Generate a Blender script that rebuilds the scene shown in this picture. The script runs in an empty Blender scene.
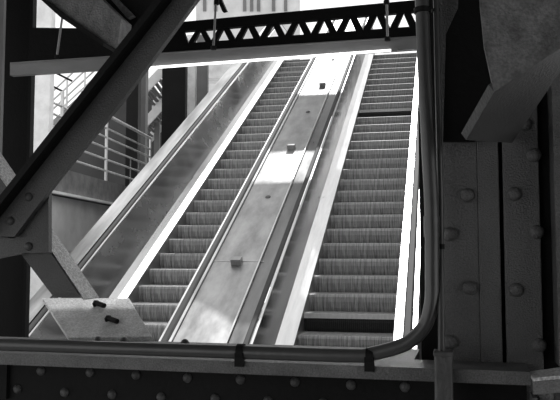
import bpy, bmesh, math, random
from mathutils import Vector, Matrix
random.seed(4)
D = bpy.data; SC = bpy.context.scene; COL = SC.collection
V = Vector
# ------------------------------------------------------------------ camera
EYE = V((0, 0, 2.6)); FPX = 750.0
PITCH, YAW = math.radians(4.2), math.radians(13.9)
r_ = V((math.cos(YAW), math.sin(YAW), 0)); f0 = V((-math.sin(YAW), math.cos(YAW), 0)); z_ = V((0, 0, 1))
F_ = f0*math.cos(PITCH) + z_*math.sin(PITCH); U_ = -f0*math.sin(PITCH) + z_*math.cos(PITCH)
def ray(x, y): return r_*((x-280)/FPX) + U_*((200-y)/FPX) + F_
def at(x, y, Y):            # point of the place at distance Y along the frame's depth axis
    d = ray(x, y); return EYE + d*(Y/d.y)
def atZ(x, y, Z): return EYE + ray(x, y)*Z
def onp(x, y, A, n):        # point on the plane through A with normal n
    d = ray(x, y); return EYE + d*((A-EYE).dot(n)/d.dot(n))
cam = D.objects.new('camera', D.cameras.new('camera')); COL.objects.link(cam)
cam.data.sensor_width = 36; cam.data.lens = 36*FPX/560; cam.data.clip_end = 300; cam.data.clip_start = .05
cam.matrix_world = Matrix(((r_.x, U_.x, -F_.x, EYE.x), (r_.y, U_.y, -F_.y, EYE.y), (r_.z, U_.z, -F_.z, EYE.z), (0, 0, 0, 1)))
SC.camera = cam
vs = SC.view_settings
vs.view_transform = 'Standard'; vs.look = 'None'; vs.gamma = 1; vs.exposure = 0; vs.use_curve_mapping = False

# ------------------------------------------------------------------ materials
def mat(name, g, rough=.5, metal=0, var=.0, vscale=(6, 6, 6), bump=0, bscale=60, rvar=0, emit=0, spec=.5, speck=0, speckscale=140):
    m = D.materials.new(name); m.use_nodes = True
    nt = m.node_tree; b = nt.nodes['Principled BSDF']
    b.inputs['Metallic'].default_value = metal; b.inputs['Roughness'].default_value = rough
    b.inputs['Specular IOR Level'].default_value = spec
    b.inputs['Base Color'].default_value = (g, g, g, 1)
    tc = nt.nodes.new('ShaderNodeTexCoord')
    if var or rvar:
        mp = nt.nodes.new('ShaderNodeMapping'); mp.inputs['Scale'].default_value = vscale
        nz = nt.nodes.new('ShaderNodeTexNoise'); nz.inputs['Scale'].default_value = 1; nz.inputs['Detail'].default_value = 5; nz.inputs['Roughness'].default_value = .6
        nt.links.new(tc.outputs['Object'], mp.inputs['Vector']); nt.links.new(mp.outputs['Vector'], nz.inputs['Vector'])
        cr = nt.nodes.new('ShaderNodeMapRange'); cr.inputs['From Min'].default_value = .3; cr.inputs['From Max'].default_value = .7
        cr.inputs['To Min'].default_value = max(0, g*(1-var)); cr.inputs['To Max'].default_value = min(1, g*(1+var))
        nt.links.new(nz.outputs['Fac'], cr.inputs['Value'])
        src = cr.outputs['Result']
        if speck:
            n2 = nt.nodes.new('ShaderNodeTexNoise'); n2.inputs['Scale'].default_value = speckscale; n2.inputs['Detail'].default_value = 2
            nt.links.new(tc.outputs['Object'], n2.inputs['Vector'])
            c2 = nt.nodes.new('ShaderNodeMapRange'); c2.inputs['From Min'].default_value = .35; c2.inputs['From Max'].default_value = .65
            c2.inputs['To Min'].default_value = 1-speck; c2.inputs['To Max'].default_value = 1+speck
            nt.links.new(n2.outputs['Fac'], c2.inputs['Value'])
            mm = nt.nodes.new('ShaderNodeMath'); mm.operation = 'MULTIPLY'
            nt.links.new(src, mm.inputs[0]); nt.links.new(c2.outputs['Result'], mm.inputs[1]); src = mm.outputs[0]
        nt.links.new(src, b.inputs['Base Color'])
        if rvar:
            rr = nt.nodes.new('ShaderNodeMapRange'); rr.inputs['From Min'].default_value = .3; rr.inputs['From Max'].default_value = .7
            rr.inputs['To Min'].default_value = rough-rvar; rr.inputs['To Max'].default_value = rough+rvar
            nt.links.new(nz.outputs['Fac'], rr.inputs['Value']); nt.links.new(rr.outputs['Result'], b.inputs['Roughness'])
    if bump:
        nb = nt.nodes.new('ShaderNodeTexNoise'); nb.inputs['Scale'].default_value = bscale; nb.inputs['Detail'].default_value = 4
        nt.links.new(tc.outputs['Object'], nb.inputs['Vector'])
        bp = nt.nodes.new('ShaderNodeBump'); bp.inputs['Strength'].default_value = bump; bp.inputs['Distance'].default_value = .01
        nt.links.new(nb.outputs['Fac'], bp.inputs['Height']); nt.links.new(bp.outputs['Normal'], b.inputs['Normal'])
    if emit:
        b.inputs['Emission Color'].default_value = (1, 1, 1, 1); b.inputs['Emission Strength'].default_value = emit
    return m
M = {
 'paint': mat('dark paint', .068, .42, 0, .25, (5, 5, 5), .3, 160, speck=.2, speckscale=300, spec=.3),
 'paint_col': mat('dark column paint', .10, .35, 0, .25, (4, 4, 4), .45, 220, speck=.25, speckscale=380),
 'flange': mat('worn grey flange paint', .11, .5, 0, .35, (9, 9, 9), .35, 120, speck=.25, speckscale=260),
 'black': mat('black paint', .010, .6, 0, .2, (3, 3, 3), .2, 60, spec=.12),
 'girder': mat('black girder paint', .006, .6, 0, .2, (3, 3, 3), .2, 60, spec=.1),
 'lintel': mat('grey lintel paint', .22, .5, 0, .2, (3, 9, 9), .15, 60),
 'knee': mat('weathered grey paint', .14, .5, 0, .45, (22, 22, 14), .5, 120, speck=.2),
 'plate': mat('speckled pale paint', .56, .6, 0, .3, (9, 9, 9), .4, 90, speck=.2, speckscale=170),
 'flange_toplit': mat('flange with painted top light', .5, .6, 0, .2, (7, 7, 7), .5, 90, speck=.35),  # pale tone stands in for light from above
 'pipe': mat('grey conduit', .07, .33, .2, .2, (3, 3, 3), .1, 50),
 'box': mat('grey junction box', .07, .45, .1, .3, (20, 20, 20), .4, 70),
 'steel': mat('brushed steel', .70, .33, 1, .22, (9, .9, 1.6), 0, rvar=.07),
 'panel': mat('polished steel panel', .30, .16, 1, .25, (6, 1.2, 2.2), 0, rvar=.06),
 'outer': mat('dull steel deck', .42, .36, 1, .55, (4, .5, .9), 0, rvar=.08),
 'panel_wide': mat('satin steel panel', .5, .24, 1, .35, (5, .8, 2.0), 0, rvar=.08),
 'capdark': mat('dull dark steel', .16, .35, 1, .35, (5, .8, 2.0), 0, rvar=.08),
 'deck': mat('scuffed steel deck', .30, .42, .9, .4, (5, 1.6, 2.8), .03, 40, rvar=.1),
 'trimsteel': mat('steel trim', .52, .38, 1, .25, (9, 1, 2), 0, rvar=.05),
 'rubber': mat('dark handrail rubber', .02, .7, 0, .2, (5, 5, 5)),
 'riser': mat('worn riser metal', .30, .5, .15, .7, (45, 3, 3), 0, rvar=.1),
 'tread': mat('worn tread metal', .4, .45, .3, .35, (26, 9, 5), 0, rvar=.1),
 'riser_dark': mat('dark riser metal', .02, .7, .1, .3, (26, 5, 5)),  # near-black riser for chosen steps
 'edge': mat('painted step edge', .5, .5, 0, .15, (30, 9, 9)),
 'truss': mat('escalator truss', .04, .7),
 'rod': mat('hanger rod steel', .33, .45, .5, .2, (9, 9, 9)),
 'pale': mat('pale concrete', .78, .8, 0, .15, (6, 6, 6), .2, 30),
 'concrete': mat('grey concrete', .23, .8, 0, .25, (3, 3, 3), .3, 20),
 'fascia': mat('dark slab edge', .13, .8, 0, .35, (6, 6, 6), .3, 25),
 'plaster': mat('grey plaster', .62, .8, 0, .2, (2, 2, 2), .1, 20),
 'darkwall': mat('dark wall', .05, .8, 0, .3, (1, 1, 1)),
 'greysteel': mat('mid grey paint', .15, .6, 0, .15, (2, 2, 2)),
 'galv': mat('galvanised rail', .55, .4, .6, .15, (6, 6, 6)),
 'floor': mat('floor concrete', .18, .7, 0, .3, (1.5, 1.5, 1.5), .2, 20),
 'ceil': mat('underside of the deck', .10, .8, 0, .2, (1, 1, 1)),
 'facade': mat('pale facade', .5, .8, 0, .15, (1, 1, 1)),
 'glass': mat('dim window glass', .12, .1, 0, .2, (1, 1, 1)),
 'lamp': mat('lit tube', .9, .5, emit=2.2),
}

# ------------------------------------------------------------------ builders
W = {}
def thing(name, loc, label, cat, rz=0, group=None, kind='thing'):
    o = D.objects.new(name, None); COL.objects.link(o); o.empty_display_size = .1
    o.location = loc; o.rotation_euler = (0, 0, rz)
    W[o.name] = Matrix.Translation(loc) @ Matrix.Rotation(rz, 4, 'Z')
    tag(o, label, cat, group, kind); return o
def tag(o, label, cat, group=None, kind='thing'):
    o['label'] = label; o['category'] = cat; o['kind'] = kind
    if group: o['group'] = group
    return o
class MB:
    def __init__(s): s.v = []; s.f = []; s.m = []; s.sm = []
    def add(s, vs, fs, mi=0, smooth=False):
        b = len(s.v); s.v += [V(v) for v in vs]
        for f in fs: s.f.append([b+i for i in f]); s.m.append(mi); s.sm.append(smooth)
        return s
    def prism(s, poly, off, mi=0):           # closed polygon swept by a vector
        n = len(poly); off = V(off)
        return s.add(list(poly) + [V(p)+off for p in poly],
              [list(range(n))[::-1], list(range(n, 2*n))] + [[i, (i+1) % n, n+(i+1) % n, n+i] for i in range(n)], mi)
    def box(s, lo, hi, mi=0):
        x0, y0, z0 = lo; x1, y1, z1 = hi
        return s.prism([V((x0, y0, z0)), V((x1, y0, z0)), V((x1, y1, z0)), V((x0, y1, z0))], (0, 0, z1-z0), mi)
    def hexa(s, c8, mi=0):                   # eight corners: four of one end, four of the other
        return s.add(c8, [[3, 2, 1, 0], [4, 5, 6, 7]] + [[i, (i+1) % 4, 4+(i+1) % 4, 4+i] for i in range(4)], mi)
    def bar(s, a, b, w, h, up=(0, 0, 1), mi=0):
        a, b = V(a), V(b); d = (b-a).normalized(); side = d.cross(V(up)).normalized(); u = side.cross(d)
        q = [side*(sx*w/2)+u*(sy*h/2) for sx, sy in ((-1, -1), (1, -1), (1, 1), (-1, 1))]
        return s.hexa([a+k for k in q]+[b+k for k in q], mi)
    def tube(s, pts, r, n=10, mi=0):
        pts = [V(p) for p in pts]; rings = []
        t0 = (pts[1]-pts[0]).normalized(); ref = V((0, 0, 1)) if abs(t0.z) < .9 else V((0, 1, 0))
        side = t0.cross(ref).normalized()
        for i, p in enumerate(pts):
            t = (pts[min(i+1, len(pts)-1)]-pts[max(i-1, 0)]).normalized()
            side = (side - t*side.dot(t)).normalized(); u = side.cross(t)
            rr = r[i] if isinstance(r, (list, tuple)) else r
            rings.append([p+side*(rr*math.cos(2*math.pi*k/n))+u*(rr*math.sin(2*math.pi*k/n)) for k in range(n)])
        vs = [v for g in rings for v in g]; m = len(rings)
        s.add(vs, [[i*n+k, i*n+(k+1) % n, (i+1)*n+(k+1) % n, (i+1)*n+k] for i in range(m-1) for k in range(n)], mi, True)
        return s.add(vs[:n]+vs[-n:], [list(range(n))[::-1], list(range(n, 2*n))], mi)
    def dome(s, c, nrm, r, hgt=None, n=14, rings=5, mi=0):   # rivet head
        c, nrm = V(c), V(nrm).normalized(); hgt = hgt or r*.72
        a = nrm.cross(V((0, 0, 1)) if abs(nrm.z) < .9 else V((1, 0, 0))).normalized(); b = nrm.cross(a)
        vs = []
        for i in range(rings):
            t = (math.pi/2)*i/rings
            vs += [c+(a*math.cos(2*math.pi*k/n)+b*math.sin(2*math.pi*k/n))*(r*math.cos(t))+nrm*(hgt*math.sin(t)) for k in range(n)]
        vs.append(c+nrm*hgt); L = len(vs)-1
        fs = [[i*n+k, i*n+(k+1) % n, (i+1)*n+(k+1) % n, (i+1)*n+k] for i in range(rings-1) for k in range(n)]
        fs += [[(rings-1)*n+k, (rings-1)*n+(k+1) % n, L] for k in range(n)]
        return s.add(vs, fs, mi, True)
    def build(s, name, mats, parent=None, world=True, bevel=0):
        me = D.meshes.new(name); me.from_pydata([tuple(v) for v in s.v], [], s.f)
        for m in (mats if isinstance(mats, (list, tuple)) else [mats]): me.materials.append(m)
        for p, mi, sm in zip(me.polygons, s.m, s.sm): p.material_index = mi; p.use_smooth = sm
        bm = bmesh.new(); bm.from_mesh(me); bmesh.ops.recalc_face_normals(bm, faces=bm.faces); bm.to_mesh(me); bm.free()
        o = D.objects.new(name, me); COL.objects.link(o)
        if parent is not None:
            if world:
                chain = Matrix.Identity(4)
                p = parent
                while p is not None:
                    if p.name in W: chain = W[p.name]; break
                    p = p.parent
                me.transform(chain.inverted())
            o.parent = parent
        if bevel:
            bv = o.modifiers.new('bevel', 'BEVEL'); bv.width = bevel; bv.segments = 2; bv.limit_method = 'ANGLE'; bv.angle_limit = .6
        return o
def P(pxs, Y): return [at(x, y, Y) for x, y in pxs]
def struct(o): o['kind'] = 'structure'; return o
def arc(pts, k=6):           # rounded polyline (Catmull-Rom)
    pts = [V(p) for p in pts]; out = []
    for i in range(len(pts)-1):
        p0, p1, p2, p3 = pts[max(i-1, 0)], pts[i], pts[i+1], pts[min(i+2, len(pts)-1)]
        for j in range(k):
            t = j/k
            out.append(.5*((2*p1)+(p2-p0)*t+(2*p0-5*p1+4*p2-p3)*t*t+(3*p1-p0-3*p2+p3)*t**3))
    return out+[pts[-1]]

# ------------------------------------------------------------------ setting
struct(MB().box((-16, -4, -.2), (9, 40, 0)).build('floor', M['floor']))
struct(MB().box((-4.0, -3.5, 4.25), (5, 3.6, 4.55)).build('ceiling', M['ceil']))
struct(MB().box((-1.5, -3.8, 0), (5, -3.5, 4.55)).build('wall_back', M['darkwall']))

# ------------------------------------------------------------------ escalators
ESC = V((-.756, 8.229, 1.955)); RZ = math.radians(1.7); EM = Matrix.Translation(ESC) @ Matrix.Rotation(RZ, 4, 'Z')
c30, s30 = math.cos(math.radians(30)), .5
def El(x, y, z): return EM @ V((x, y, z))
YB, YT = -3.25, 27*.34641       # ends of the incline, along the run
ZB, ZT = YB*math.tan(math.radians(30)), YT*math.tan(math.radians(30))
def sweep(sec, y_ends=(-.75, 1.6)):         # cross-section (x, h) swept along landing, incline, landing
    mb = MB(); n = len(sec)
    st = [(YB+y_ends[0], ZB), (YB, ZB), (YT, ZT), (YT+y_ends[1], ZT)]
    vs = [El(x, y, z+h) for y, z in st for x, h in sec]
    fs = [[i*n+k, i*n+(k+1) % n, (i+1)*n+(k+1) % n, (i+1)*n+k] for i in range(3) for k in range(n)]
    fs += [list(range(n))[::-1], list(range(3*n, 4*n))]
    return mb.add(vs, fs)
def strip(x0, h0, x1, h1, t=.012):          # thin sheet between two section points
    d = V((x1-x0, h1-h0)).normalized(); nx, nh = d.y*t, -d.x*t
    return [(x0, h0), (x1, h1), (x1+nx, h1+nh), (x0+nx, h0+nh)]
def step_mesh(dark=False, edge=False):
    # a step: cleated riser and ribbed tread, origin at the right end of its nosing
    mb = MB(); w = 1.0; n = 46; pit = w/n; g = .006
    xs = []
    for i in range(n):
        xs += [(-w+i*pit, 0), (-w+i*pit+pit*.62, 0), (-w+i*pit+pit*.66, g), (-w+(i+1)*pit-pit*.04, g)]
    xs.append((0, 0))
    prof = []
    for t in range(6):
        a = t/5; prof.append([(.030, -.001), (.010, -.010), (.0, -.035), (.002, -.09), (.025, -.16), (.07, -.235)][t])
    
    rows = len(prof)
    vs = [(x, y+gg, z) for (y, z) in prof for x, gg in xs]
    m = len(xs)
    mb.add(vs, [[i*m+k, i*m+k+1, (i+1)*m+k+1, (i+1)*m+k] for i in range(rows-1) for k in range(m-1)], 0)
    # tread
    vs = [(x, y, -gg*1.4) for y in (.03, .40) for x, gg in xs]
    mb.add(vs, [[k, k+1, m+k+1, m+k] for k in range(m-1)], 1)
    if edge:
        mb.box((-w, -.008, -.05), (0, .03, .003), 2)
    return mb
def make_steps(root, x_right, off, special, edged):
    meshes = {}
    for k in range(-9, 28):
        key = (k in special, k in edged)
        y = off + k*.34641; z = off*math.tan(math.radians(30)) + k*.2
        if z > ZT + .02: continue
        if key not in meshes:
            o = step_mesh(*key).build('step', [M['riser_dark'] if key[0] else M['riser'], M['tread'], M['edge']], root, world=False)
            meshes[key] = o.data
        else:
            o = D.objects.new('step', meshes[key]); COL.objects.link(o); o.parent = root
        o.location = (x_right, y, z)
        if key[1]: o['label'] = 'step with a pale worn edge strip'
def make_escalator(label, x_right, off, special, edged, right_side):
    root = thing('escalator', ESC, label, 'escalator', RZ)
    make_steps(root, x_right, off, special, edged)
    xl, xr = x_right-1.0, x_right
    sweep([(xl-.15, -.75), (xr+.15, -.75), (xr+.15, -.30), (xl-.15, -.30)]).build('truss', M['truss'], root)
    # left flank: skirt, inner deck, interior panel, cap, handrail
    sweep([(xl-.012, -.30), (xl-.003, -.30), (xl-.003, .05), (xl-.012, .05)]).build('skirt', M['trimsteel'], root)
    sweep(strip(xl-.166, .16, xl-.003, .055)).build('inner_deck', M['steel'], root)
    sweep(strip(xl-.125, .93, xl-.166, .165)).build('interior_panel', M['panel'] if right_side else M['panel_wide'], root)
    sweep([(xl-.135, .925), (xl-.115, .925), (xl-.115, .945), (xl-.135, .945)]).build('trim', M['trimsteel'], root)
    sweep([(xl-.195, .93), (xl-.150, .93), (xl-.145, .95), (xl-.155, .962), (xl-.19, .962), (xl-.20, .95)]).build('handrail', M['rubber'], root)
    return root, xl, xr
ra, xl, xr = make_escalator('right-hand escalator with ribbed steps rising beside the riveted steel column', 0.0, 0.0, {0, 17}, {0, 17}, True)
# right flank of the right-hand escalator
sweep([(.003, -.30), (.012, -.30), (.012, .05), (.003, .05)]).build('skirt', M['trimsteel'], ra)
sweep(strip(.003, .055, .10, .16)).build('inner_deck', M['steel'], ra)
sweep(strip(.10, .165, .096, .93)).build('interior_panel', M['panel'], ra)
sweep([(.094, .92), (.168, .92), (.168, .95), (.094, .95)]).build('cap', M['steel'], ra)
sweep([(.172, .93), (.24, .93), (.245, .955), (.23, .97), (.185, .97), (.17, .955)]).build('handrail', M['rubber'], ra)
sweep([(.25, -.7), (.29, -.7), (.29, .94), (.25, .94)]).build('outer_panel', M['steel'], ra)
sweep([(-1.34, .90), (-1.205, .90), (-1.205, .925), (-1.34, .925)]).build('cap_board', M['capdark'], ra)
# left-hand escalator
rb, xl2, xr2 = make_escalator('left-hand escalator with ribbed steps between wide steel panel and sloping divider', -2.155, .118, set(), {24}, False)
sweep(strip(-2.152, .055, -1.99, .16)).build('inner_deck', M['steel'], rb)
sweep(strip(-1.99, .165, -1.985, .93)).build('interior_panel', M['panel'], rb)
sweep([(-1.985, .925), (-1.965, .925), (-1.965, .945), (-1.985, .945)]).build('trim', M['trimsteel'], rb)
sweep([(-1.955, .93), (-1.895, .93), (-1.89, .955), (-1.905, .97), (-1.945, .97), (-1.96, .955)]).build('handrail', M['rubber'], rb)
sweep([(-3.60, .90), (-3.375, .93), (-3.375, .95), (-3.60, .925)]).build('outer_deck', M['outer'], rb)
sweep([(-3.60, -.75), (-3.58, -.75), (-3.58, .90), (-3.60, .90)]).build('outer_panel', M['greysteel'], rb)
sweep([(-1.98, .90), (-1.887, .90), (-1.887, .925), (-1.98, .925)]).build('cap_board', M['capdark'], rb)
# divider between them
dv = thing('divider_deck', ESC, 'sloping stainless steel divider deck with small stop blocks between the two escalators', 'divider', RZ)
sweep([(-1.855, .88), (-1.365, .88), (-1.365, .93), (-1.855, .93)]).build('deck_sheet', M['deck'], dv)
sweep([(-1.885, .86), (-1.86, .86), (-1.86, .955), (-1.885, .955)]).build('edge_trim', M['trimsteel'], dv)
sweep([(-1.36, .86), (-1.345, .86), (-1.345, .955), (-1.36, .955)]).build('edge_trim', M['trimsteel'], dv)

DN = V((0, -.5, c30)); DU = V((0, c30, .5))
DP = EM @ V((-1.6, 0, .93)); DNW = (EM.to_3x3() @ DN).normalized(); DUW = (EM.to_3x3() @ DU).normalized(); DXW = EM.to_3x3() @ V((1, 0, 0))
for (px, py) in ((236, 266), (291, 150), (322.5, 87)):
    b = onp(px, py, DP, DNW); w, l, hh = .055, .11, .075
    q = [b-DXW*w+DUW*0, b+DXW*w, b+DXW*w*.9+DUW*l, b-DXW*w*.9+DUW*l]
    MB().hexa([p+DNW*.001 for p in q] + [q[0]+DNW*hh, q[1]+DNW*hh, q[2]+DNW*hh*.7, q[3]+DNW*hh*.7]).build('stop_block', M['deck'], dv, bevel=.004)
for (px, py) in ((268, 197), (308, 112), (333, 60)):
    b = onp(px, py, DP, DNW)
    MB().dome(b+DNW*.001, DNW, .035, .02).build('bolt_cap', M['box'], dv)
# bolt line across the divider
a, b = onp(214, 261, DP, DNW), onp(264, 261.5, DP, DNW)
MB().bar(a+DNW*.002, b+DNW*.002, .006, .004, DNW).build('joint_strip', M['trimsteel'], dv)

# ------------------------------------------------------------------ wall beside the right-hand escalator
MBw = MB().prism([El(.62, -3.0, -1.955), El(.62, 14, -1.955), El(.62, 14, 14*.577+1.7), El(.62, -3.0, -3*.577+1.7)], EM.to_3x3() @ V((.25, 0, 0)))
struct(MBw.build('wall_right', M['darkwall']))
# upper landing slab
struct(MB().prism([El(-3.7, YT+.02, ZT-.02), El(.55, YT+.02, ZT-.02), El(.55, YT+6, ZT-.02), El(-3.7, YT+6, ZT-.02)], (0, 0, -.3)).build('floor_upper', M['concrete']))

# ------------------------------------------------------------------ foreground: bottom girder
ZF = 2.6-.27
g = thing('riveted_girder', V((-.4, 2.0, ZF-.6)), 'dark riveted steel girder with top flange crossing the bottom foreground', 'girder')
X0, X1 = -2.2, .140
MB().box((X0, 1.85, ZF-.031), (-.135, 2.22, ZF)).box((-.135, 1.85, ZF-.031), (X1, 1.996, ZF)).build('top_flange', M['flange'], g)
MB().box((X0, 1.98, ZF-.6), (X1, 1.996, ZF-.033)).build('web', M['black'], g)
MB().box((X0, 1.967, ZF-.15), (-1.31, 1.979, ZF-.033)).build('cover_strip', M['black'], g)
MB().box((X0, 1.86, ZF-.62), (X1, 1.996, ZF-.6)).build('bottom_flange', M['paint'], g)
for (x, y) in ((41, 371), (90, 372.5), (136, 375), (187.5, 378), (240.5, 379.5), (295, 382), (351, 385), (405, 387),
               (17.5, 389), (64.5, 392.5), (112, 394.5), (161, 397), (215, 398.5), (268, 401), (323, 403)):
    MB().dome(at(x, y, 1.979), (0, -1, 0), .0135).build('rivet', M['paint'], g)
for (x, y) in ((185, 339), (98, 338), (124, 338)):
    c = at(x, y, 2.12); c.z = ZF
    MB().dome(c, (0, 0, 1), .016, .022).build('rivet', M['paint'], g)
# end bracket right
eb = thing('end_bracket', V((.22, 1.8, ZF-.4)), 'dark angle bracket with bright top edge at right end of the bottom girder', 'bracket')
MB().prism([V((.141, 1.80, ZF-.014)), V((.34, 1.70, ZF+.030)), V((.34, 1.84, ZF+.030)), V((.141, 1.90, ZF-.014))], (0, 0, .008)).build('ledge', M['flange_toplit'], eb)
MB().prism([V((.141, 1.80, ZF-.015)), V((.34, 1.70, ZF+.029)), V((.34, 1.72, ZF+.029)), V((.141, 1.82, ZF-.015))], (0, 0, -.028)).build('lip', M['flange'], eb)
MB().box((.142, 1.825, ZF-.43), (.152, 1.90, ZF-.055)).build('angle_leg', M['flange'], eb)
MB().box((.153, 1.86, ZF-.43), (.36, 1.88, ZF-.04)).build('web_plate', M['paint'], eb)
MB().dome(at(546, 396, 1.86), (0, -1, 0), .018).build('rivet', M['flange'], eb)

# ------------------------------------------------------------------ foreground: right column
rc = thing('riveted_column', V((.1, 2.1, 0)), 'wide dark riveted steel column filling the right foreground', 'column')
def colpx(x): return at(x, 255, 2.0).x
ZT2 = 4.24
xa, xb, xc, xd, xe = colpx(440), colpx(479), colpx(500.5), colpx(504.5), colpx(541)
MB().box((xa, 2.003, 0), (xb, 2.03, ZT2)).build('cover_plate', M['paint_col'], rc, bevel=.002)
MB().box((xb, 2.0, 0), (xc, 2.03, ZT2)).build('cover_plate', M['paint_col'], rc, bevel=.002)
MB().box((xd, 2.0, 0), (xe, 2.03, ZT2)).build('cover_plate', M['paint_col'], rc, bevel=.002)
MB().box((xa-.01, 2.031, 0), (xe+.12, 2.06, ZT2)).build('web_plate', M['black'], rc)
MB().box((at(421, 255, 2.1).x, 2.061, 0), (xe+.1, 2.30, ZT2)).build('box_section', M['black'], rc)
MB().box((colpx(553), 1.93, ZF+.004), (colpx(600), 2.03, ZT2)).build('flange', M['paint_col'], rc)
for (x, y) in ((450, 234), (450.5, 342), (467.5, 195), (470, 288), (514.5, 194), (516.5, 290), (513, 100), (534, 155), (536.5, 232), (539, 345), (525, 124)):
    MB().dome(at(x, y, 2.0), (0, -1, 0), .0185).build('rivet', M['paint_col'], rc)

# knee block hanging from the top of the column
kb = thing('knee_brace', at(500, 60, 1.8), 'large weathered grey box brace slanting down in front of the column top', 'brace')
fA, fB = at(494, 92, 1.58), at(600, 22, 1.58)
bC = at(512, 143, 1.98)
kn = (fB-fA).cross(bC-fA).normalized()
under = [fA, fB, onp(575, 50, fA, kn), bC, onp(466, 140, fA, kn)]
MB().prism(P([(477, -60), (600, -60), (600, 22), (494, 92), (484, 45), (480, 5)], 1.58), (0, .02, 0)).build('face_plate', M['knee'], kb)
if kn.z > 0: kn = -kn
MB().prism(under, -kn*.02).build('bent_plate', M['paint'], kb)  # underside shade put into a darker paint than the face plate
MB().prism(P([(460, -60), (458, 8), (446, 34), (443, 141), (474, 141), (506, 100), (490, 40), (484, -60)], 1.955), (0, .025, 0)).build('shadow_plate', M['girder'], kb)  # black sheet standing in for the shade beside the knee

# conduits
p1 = thing('conduit', at(431, 250, 1.86), 'thick grey conduit running down the column and bending left along the girder', 'conduit')
zc = ZF+.0225
pts = arc([at(421, -30, 1.9), at(424, 60, 1.9), at(428, 140, 1.89), at(431.5, 210, 1.88), at(432, 270, 1.87), at(431.3, 303, 1.865), at(424.5, 326, 1.862), at(408, 342.5, 1.86), at(388, 350, 1.86)], 6)
e = pts[-1]; pts[-1] = V((e.x, 1.86, e.z))
xs0 = e.x
pts += [V((xs0-.06, 1.86, zc+.001)), V((xs0-.13, 1.86, zc)), V((-1.0, 1.86, zc)), V((-2.2, 1.86, zc))]
MB().tube(pts, .0175, 14).build('pipe', M['pipe'], p1)
MB().tube([at(431.4, 216, 1.88), at(431.8, 237, 1.88)], .0195, 14).build('coupling', M['pipe'], p1)
MB().tube([at(422, 8, 1.9), at(422.2, 13, 1.9)], .021, 14).build('coupling', M['black'], p1)
for px in (370, 241):
    c = at(px, 352, 1.86)
    MB().tube([V((c.x-.009, 1.86, zc)), V((c.x+.009, 1.86, zc))], .0215, 14).box((c.x-.012, 1.842, ZF-.012), (c.x+.012, 1.849, zc)).build('clamp', M['black'], p1)
p2 = thing('thin_conduit', at(440, 250, 1.9), 'thin grey conduit dropping straight into the small junction box', 'conduit')
MB().tube([at(435.5, -30, 1.93), at(438, 90, 1.92), at(440.5, 200, 1.91), at(440.8, 250, 1.908), at(441.5, 352, 1.815)], .0078, 12).build('pipe', M['pipe'], p2)
MB().tube([at(440.75, 244, 1.908), at(440.8, 249, 1.908)], .0095, 12).build('clamp', M['black'], p2)
MB().tube([at(435.7, 9, 1.93), at(435.8, 12, 1.93)], .0105, 12).build('clamp', M['black'], p2)
jb = thing('junction_box', at(443, 380, 1.8), 'small grey junction box fixed to the girder below the thin conduit', 'junction box')
c0, c1 = at(434, 353, 1.80), at(453, 402, 1.80)
MB().box((c0.x, 1.80, c1.z-.05), (c1.x, 1.846, c0.z)).build('body', M['box'], jb, bevel=.005)
MB().box((c0.x-.002, 1.797, c0.z-.008), (c1.x+.002, 1.847, c0.z+.004)).build('lid', M['box'], jb, bevel=.003)

# ------------------------------------------------------------------ braces on the left
YBR = 2.10
b1 = thing('diagonal_brace', at(30, 220, YBR), 'dark angle brace rising from lower left gusset to the top of the picture', 'brace')
MB().prism(P([(-14, 235), (92, 100), (172, 0), (260, -110), (284, -110), (196, 0), (122, 100), (57, 180), (14, 237)], YBR), (0, .022, 0)).build('face_plate', M['paint'], b1)
A, B = at(-14, 235, YBR), at(260, -110, YBR)
dd = (B-A).normalized(); nn = V((-dd.z, 0, dd.x))
if nn.z < 0: nn = -nn
MB().hexa([A, B, B+nn*.02, A+nn*.02] + [p+V((0, -.05, 0)) for p in (A, B, B+nn*.02, A+nn*.02)]).build('outstanding_leg', M['black'], b1)  # black colour holds the shade of the downward-facing side
gp = thing('gusset_plate', at(20, 230, 2.08), 'dark riveted gusset plate joining the two braces at lower left', 'gusset plate')
MB().prism(P([(-20, 262), (-20, 250), (48.5, 190), (48.5, 252.5), (25, 253)], YBR+.024), (0, .02, 0)).build('plate', M['paint'], gp)
MB().prism(P([(-14, 236), (14, 240), (49, 199), (49, 180), (57, 180), (14, 237)], YBR+.024), (0, .002, 0)).build('shim', M['paint'], gp)
for (x, y) in ((28.5, 197), (10.5, 221), (28.5, 246.5)):
    MB().dome(at(x, y, YBR-.0005 if y < 240 else YBR+.0235), (0, -1, 0), .0145).build('rivet', M['paint'], gp)
YB2 = YBR+.046
b2 = thing('lower_brace', at(60, 270, YB2), 'dark brace with top flange coloured pale as if toplit descending right to the speckled plate', 'brace')
MB().prism(P([(-40, 140), (-12, 160), (45.3, 242), (82.6, 297.5), (54, 297.5), (24, 258), (-40, 165)], YB2), (0, .02, 0)).build('face_plate', M['paint'], b2)
A, B = at(-12, 157, YB2), at(84, 299, YB2); A = A-(B-A)*.3
dd = (B-A).normalized(); nn = V((dd.z, 0, -dd.x)); nn = nn if nn.z > 0 else -nn
MB().hexa([A-nn*.005, B-nn*.005, B, A] + [p+V((0, .10, 0)) for p in (A-nn*.005, B-nn*.005, B, A)]).build('top_flange', M['flange_toplit'], b2)  # light from above put into the flange's pale colour
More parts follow.
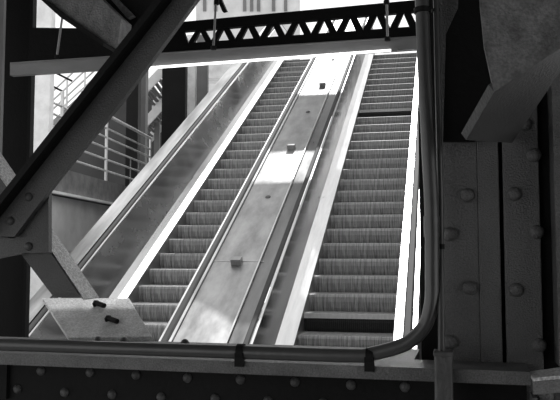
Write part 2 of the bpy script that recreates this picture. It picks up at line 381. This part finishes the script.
# speckled splice plate leaning back on the girder
sp = thing('splice_plate', at(100, 320, 2.12), 'pale speckled steel plate with bolts leaning back behind the girder', 'plate')
q = [at(68, 337.5, 2.18), at(152, 336.5, 2.18), at(129, 298, 2.42), at(42, 298, 2.42)]
nrm = (q[1]-q[0]).cross(q[3]-q[0]).normalized()
if nrm.y > 0: nrm = -nrm
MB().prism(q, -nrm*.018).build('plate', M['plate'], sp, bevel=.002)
for (x, y) in ((101, 306.5), (113.5, 322)):
    c = onp(x, y, q[0], nrm); t = (q[3]-q[0]).normalized()
    ax = (at(x+8, y+10, 2.3)-at(x, y, 2.3)).normalized(); ax = (ax-nrm*ax.dot(nrm)).normalized()
    MB().tube([c-ax*.022+nrm*.008, c+ax*.022+nrm*.008], .0085, 10).tube([c-ax*.03+nrm*.005, c-ax*.022+nrm*.005], .013, 6).build('bolt', M['black'], sp)

# ------------------------------------------------------------------ lintel, lattice girder, lamp, rods
YL = 3.2
li = thing('lintel_beam', at(210, 60, YL), 'grey channel lintel crossing above the escalators', 'beam')
MB().prism(P([(10, 63.5), (430, 36), (430, 48), (10, 75.5)], YL), (0, .03, 0)).build('web', M['lintel'], li)
MB().prism(P([(10, 62.5), (430, 35), (430, 35.9), (10, 63.4)], YL-.012), (0, .06, 0)).build('top_flange', M['lintel'], li)
lm = thing('strip_light', at(260, 58, YL), 'thin bright strip light along the bottom edge of the lintel', 'strip light')
MB().prism(P([(126, 68.2), (391, 49.0), (391, 50.8), (126, 70.2)], YL-.022), (0, .012, 0)).build('tube', M['lamp'], lm)
MB().prism(P([(391, 48.6), (397, 48.2), (397, 51.4), (391, 51.0)], YL-.022), (0, .014, 0)).build('end_cap', M['lintel'], lm)
YG = 3.34
lg = thing('lattice_girder', at(260, 35, YG), 'black lattice girder with triangular openings above the lintel', 'girder')
def lerp(a, b, t): return a+(b-a)*t
def tl(x): return lerp(29.0, -1.5, (x-105)/(430-105))      # upper edge of the girder
def up(x): return lerp(30.8, 12.3, (x-188)/(404-188))      # upper line of the openings
def lo(x): return lerp(43.0, 27.0, (x-188)/(404-188))
def bt(x): return lerp(62.5, 36.5, (x-10)/(415-10))
MB().prism(P([(180, tl(180)), (432, tl(432)), (432, up(432)), (180, up(180))], YG), (0, .03, 0)).build('top_chord', M['girder'], lg)
MB().prism(P([(180, lo(180)), (432, lo(432)), (432, bt(432)), (180, bt(180))], YG), (0, .03, 0)).build('bottom_chord', M['girder'], lg)
MB().prism(P([(29, 27.5), (110, 28.5), (180, tl(180)), (180, bt(180)), (29, bt(29))], YG+.002), (0, .026, 0)).build('plate', M['girder'], lg)
dn = [188.5, 211, 235, 260, 285, 311, 336.5, 363, 390, 417]
w2 = 8.2
for i in range(len(dn)-1):
    a, b = dn[i], dn[i+1]; mid = (a+b)/2
    MB().prism(P([(a+.6+w2*.78, up(a)), (a+.3, lo(a)-1.5), (a, lo(a)+1), (mid-w2*.78, lo(mid)+1), (mid-.3, up(mid)+1.6), (mid, up(mid)-1)], YG+.004), (0, .02, 0)).build('lattice_bar', M['girder'], lg)
    MB().prism(P([(mid, up(mid)-1), (mid+.3, up(mid)+1.6), (mid+w2*.78, lo(mid)+1), (b, lo(b)+1), (b-.3, lo(b)-1.5), (b-.6-w2*.78, up(b)-.5)], YG+.004), (0, .02, 0)).build('lattice_bar', M['girder'], lg)
MB().prism(P([(179, up(180)-1), (dn[0]-5, up(184)-1), (dn[0], lo(dn[0])+1), (179, lo(180)+1)], YG+.003), (0, .02, 0)).build('end_plate', M['girder'], lg)
for (pa, pb, lab) in (((63, 12), (57, 56), 'thin hanger rod left of the long diagonal brace'),
                 ((216.5, -10), (213.5, 47), 'thin hanger rod in front of the left lattice openings'),
                 ((386.5, -10), (387.5, 38), 'thin hanger rod in front of the right lattice openings')):
    h = thing('hanger_rod', at(pb[0], pb[1], YL-.03), lab, 'rod', group=None)
    MB().tube([at(pa[0], pa[1], YL-.03), at(pb[0], pb[1], YL-.03)], .0055, 8).build('rod', M['rod'], h)
    c = at(pb[0], pb[1], YL-.03); MB().tube([c-V((0, 0, .012)), c+V((0, 0, .004))], .013, 6).build('nut', M['black'], h)
    c = at(pa[0], max(pa[1], 2), YL-.03); MB().tube([c-V((0, 0, .012)), c+V((0, 0, .008))], .013, 6).build('nut', M['black'], h)
pvt = thing('hanger_bracket', at(222, 6, YL), 'short dark bracket lug beside the left hanger rod top', 'bracket')
MB().prism(P([(215, -6), (219, -6), (226, 10), (222, 11)], YL+.0), (0, .03, 0)).build('lug', M['black'], pvt)

# ------------------------------------------------------------------ upper left beams
db = thing('sloping_beam', at(90, 20, 2.7), 'grey beam sloping down to the right in the top left corner', 'beam')
MB().prism(P([(30, -10), (92, -10), (121, 18), (118, 43), (103, 43), (62, 15)], 2.75), (0, .10, 0)).build('web', M['knee'], db)
MB().prism(P([(28, -12), (31, -12), (64, 14), (104, 42), (103, 46), (60, 17)], 2.73), (0, .14, 0)).build('bottom_flange', M['black'], db)
ub = thing('dark_header_plate', at(120, 5, 2.8), 'dark steel plate behind the top of the long brace', 'plate')
MB().prism(P([(94, -12), (165, -12), (148, 10), (124, 48), (116, 46), (122, 18)], 2.885), (0, .03, 0)).build('plate', M['black'], ub)
MB().prism(P([(101, -12), (107, -12), (133, 15), (127, 18)], 2.853), (0, .03, 0)).build('rib', M['knee'], ub)

# ------------------------------------------------------------------ left column and neighbours
lc = thing('steel_column', V((at(20, 255, 3.5).x, 3.5, 0)), 'black steel column at the left edge behind the braces', 'column')
def vcol(x0, x1, Y, d, z0, z1):
    return MB().box((at(x0, 255, Y).x, Y, z0), (at(x1, 255, Y).x, Y+d, z1))
vcol(-5, 25, 3.5, .03, 0, 4.2).build('web', M['girder'], lc)
vcol(24, 27, 3.46, .035, 0, 4.2).build('flange', M['black'], lc)
pc = thing('pale_column', V((at(44, 255, 7.7).x, 7.7, 0)), 'pale grey concrete column between the black column and the far stairs', 'column')
vcol(26, 46, 7.7, .1, 0, 8).build('shaft', M['pale'], pc, bevel=.01)
fp = thing('grey_post', V((at(-2, 255, 3.0).x, 3.0, 0)), 'grey steel post at the extreme left edge of the frame', 'post')
vcol(-14, -3, 3.3, .02, 0, 4.2).build('shaft', M['greysteel'], fp)

# ------------------------------------------------------------------ walkway left of the escalators
WA = YAW-math.radians(6.8)
wd = V((-math.sin(WA), math.cos(WA), 0)); wn = V((math.cos(WA), math.sin(WA), 0))
A0 = atZ(107, 181, 11.8)
def wp(px, py, out=0): return onp(px, py, A0+wn*out, wn)
def along(s, z, out=0): return A0+wd*s+wn*out+V((0, 0, z-A0.z))
zt = A0.z; zb = zt-.33
S0, S1 = -3.2, 5.0
ww = thing('walkway', V((A0.x, A0.y, 0)), 'raised concrete walkway slab left of the escalators with grey wall below', 'walkway')
MB().prism([along(S0, zb), along(S1, zb), along(S1, zt), along(S0, zt)], -wn*1.6).build('slab', M['fascia'], ww)
MB().prism([along(S0, zb-.035), along(S1, zb-.035), along(S1, zb-.002), along(S0, zb-.002)], wn*.07).build('drip_edge', M['plaster'], ww)
MB().prism([along(S0, zb-.78, -.1), along(S1, zb-.78, -.1), along(S1, zb-.04, -.1), along(S0, zb-.04, -.1)], -wn*.3).build('wall_panel', M['plaster'], ww)
MB().prism([along(S0, zb-.84), along(S1, zb-.84), along(S1, zb-.785), along(S0, zb-.785)], -wn*.4).build('ledge', M['plaster'], ww)
MB().prism([along(S0, 0.0, -.1), along(S1, 0.0, -.1), along(S1, zb-.845, -.1), along(S0, zb-.845, -.1)], -wn*.3).build('lower_panel', M['concrete'], ww)
rl = thing('pipe_railing', along(0, zt), 'galvanised pipe railing with five rails on the walkway edge', 'railing')
def sz(p): return (p-A0).dot(wd)
post = [wp(110, 115), wp(153, 136)]
s_a, s_b = sz(post[0]), sz(post[1])
ztop = post[0].z
for s in (s_a, s_b, s_a-1.75):
    MB().tube([along(s, zt+.002, -.05), along(s, ztop, -.05)], .026, 8).build('post', M['galv'], rl)
hh = ztop-zt
MB().tube([along(s_a-.03, ztop, -.05), along(s_b+.03, ztop, -.05)], .028, 8).build('top_rail', M['galv'], rl)
for f in (.80, .66, .50, .33, .16):
    MB().tube([along(s_a-3.0, zt+hh*f, -.05), along(s_b, zt+hh*f, -.05)], .017, 8).build('rail', M['galv'], rl)
for s in (s_a+(s_b-s_a)*.55, s_a+(s_b-s_a)*.75):
    MB().tube([along(s, zt+.002, -.08), along(s, zt+hh*.5, -.08)], .012, 8).build('baluster', M['greysteel'], rl)

# ------------------------------------------------------------------ dark building behind the walkway, columns, stairs
ZW = 17.0
bwm = thing('wall_far', atZ(150, 255, ZW+2), 'dark station wall behind the walkway railing', 'wall', kind='structure')
def zpoly(pxs, Z): return [atZ(x, y, Z) for x, y in pxs]
MB().prism(zpoly([(84, 120), (150, 88), (172, 108), (172, 260), (40, 260), (60, 150)], ZW+2), f0*.3).build('masonry', M['darkwall'], bwm)
def zcol(name, label, x0, x1, Z, m, y1=-8, d=.3, z0=0.0):
    a, b = atZ(x0, 255, Z), atZ(x1, 255, Z); zt_ = atZ(x0, y1, Z).z
    o = thing(name, V((a.x, a.y, z0)), label, 'column')
    a.z = b.z = z0
    MB().prism([a, b, b+f0*d, a+f0*d], (0, 0, zt_-z0)).build('shaft', m, o)
    a2 = a-f0*.03-r_*.04; b2 = b-f0*.03+r_*.04
    MB().prism([a2, b2, b2+f0*(d+.06), a2+f0*(d+.06)], (0, 0, .12)).build('base_plate', m, o)
    return o
zcol('far_column', 'broad black column left of the left escalator', 160, 184, 14.2, M['girder'], 30)
zcol('far_column', 'narrow light grey column right of the broad black column', 185, 193.5, 15.0, M['pale'], 30)
zcol('far_column', 'slim dark grey column nearest the left escalator panel', 194.5, 206, 15.6, M['greysteel'], 30)
zcol('far_column', 'slim dark column beside the long brace above the railing', 124, 136, 14.6, M['black'], 30, z0=zt+.003)
zcol('far_column', 'slim mid grey column just right of the brace', 137.5, 143.5, 15.2, M['greysteel'], 30, z0=zt+.003)

def stair(name, label, Z, a, b, width, rails, nst, mstr, seen_under=False):
    A, B = atZ(a[0], a[1], Z), atZ(b[0], b[1], Z)
    o = thing(name, V((A.x, A.y, A.z)), label, 'stairs')
    dirv = B-A; bk = f0*width
    for off in (V((0, 0, 0)), bk):
        MB().prism([A+off, B+off, B+off+V((0, 0, .28)), A+off+V((0, 0, .28))], f0*.05).build('stringer', mstr, o)
    if rails or a[1] > 120: pp = A+dirv*.5+f0*(width*.5); MB().bar(V((pp.x, pp.y, .002)), pp+V((0, 0, .1)), .12, .12, r_).build('support_post', M['greysteel'], o)
    for i in range(nst):
        c = A+dirv*((i+.5)/nst)+V((0, 0, .14))
        hx = r_*(dirv.dot(r_)/nst*.5)
        MB().prism([c-hx+f0*.06, c+hx+f0*.06, c+hx+f0*(width-.01), c-hx+f0*(width-.01)], (0, 0, .035)).build('tread', M['greysteel'], o)
    for off in ((V((0, 0, .28)), bk+V((0, 0, .28))) if rails else ()):
        for h in (.35, .62, .9):
            MB().tube([A+off+V((0, 0, h))+f0*.025, B+off+V((0, 0, h))+f0*.025], .026, 6).build('rail', M['galv'], o)
        for t in (0.0, .33, .66, 1.0):
            p = A+off+dirv*t+f0*.025; MB().tube([p, p+V((0, 0, .92))], .03, 6).build('post', M['galv'], o)
    return o
stair('stair_flight', 'far open stair flight with pipe railings against the white sky', 22, (48, 134), (103, 83), 1.6, True, 12, M['concrete'])
stair('stair_flight', 'underside of grey stair flight seen between the brace and black column', 16.2, (140, 100), (166, 73), 1.5, False, 7, M['plaster'])
stair('stair_flight', 'lower grey stair flight between mid grey column and black column', 16.6, (139, 136), (166, 106), 1.3, False, 7, M['plaster'])
lr = thing('landing_railing', atZ(54, 95, 18.5), 'thin dark railing bars descending right across the white sky', 'railing')
for (p, q_) in (((48, 69), (72, 81)), ((48, 84), (62, 91))):
    MB().tube([atZ(p[0], p[1], 18.5), atZ(q_[0], q_[1], 18.5)], .028, 6).build('rail', M['girder'], lr)
MB().tube([atZ(52, 66, 18.5), atZ(52, 125, 18.5)], .028, 6).build('post', M['girder'], lr)

# far buildings
fb = thing('far_building', atZ(225, 255, 30), 'pale building seen beyond the left escalator below the lintel', 'building')
MB().prism(zpoly([(200, 62), (262, 62), (262, 78), (200, 78)], 30), f0*1.0).build('grey_band', M['plaster'], fb)
MB().prism(zpoly([(200, 99), (262, 99), (262, 319), (200, 319)], 30), f0*1.0).build('wall', M['facade'], fb)
tb = thing('tower_building', atZ(245, 255, 60), 'pale building with tall window strips above the lattice girder', 'building')
MB().prism(zpoly([(196, -30), (300, -40), (300, 287), (196, 287)], 60), f0*8.0).build('facade', M['facade'], tb)
for x in (203, 214, 243, 250, 257, 272, 284):
    MB().prism(zpoly([(x, -30), (x+3.2, -30), (x+3.2, 11), (x, 11)], 59.9), f0*.2).build('window', M['glass'], tb)

# ------------------------------------------------------------------ unseen light blockers and daylight
SUN = V((-.035, .56, .82)).normalized(); SL = EM.to_3x3().inverted() @ SUN
HO = 2.7
def over(x, y):              # point of the added blocker's underside in the sun's path to the divider deck
    p = V((x, y, .93+y*.57735)); n = V((0, -.5, c30)); q = V((0, 0, .93+HO))
    return EM @ (p + SL*((q-p).dot(n)/SL.dot(n)))
og = D.objects.new('light_blocker', None); COL.objects.link(og); og['kind'] = 'structure'; W['light_blocker'] = Matrix.Identity(4)  # added out of view, shaped to cut sun patches on the divider
XR = 1.1
for ya, yb, yc, yd in ((-.95, -1.3, 1.15, 1.1), (2.3, 2.3, 4.25, 4.25)):
    MB().prism([over(-1.9, ya), over(-1.36, yb), over(-.985, yb), over(-.985, yc), over(-1.9, yd)], (0, 0, .25)).build('blocker_segment', M['black'], og)
MB().prism([over(-.98, -.9), over(.06, -.9), over(.06, 5.2), over(-.98, 5.2)], (0, 0, .3)).build('blocker_strip', M['black'], og)  # added to keep sun off the right-hand step nosings
MB().prism([over(-3.0, 2.5), over(-2.1, 2.5), over(-2.1, 5.2), over(-3.0, 5.2)], (0, 0, .3)).build('blocker_strip', M['black'], og)  # added to darken the upper left-hand steps
sun = D.objects.new('sun', D.lights.new('sun', 'SUN')); COL.objects.link(sun)
sun.data.energy = 3.2; sun.data.angle = math.radians(.6)
sun.rotation_euler = SUN.to_track_quat('Z', 'Y').to_euler()

# ------------------------------------------------------------------ light
w = D.worlds.new('world'); SC.world = w; w.use_nodes = True
bg = w.node_tree.nodes['Background']; bg.inputs['Color'].default_value = (1, 1, 1, 1); bg.inputs['Strength'].default_value = 1.25
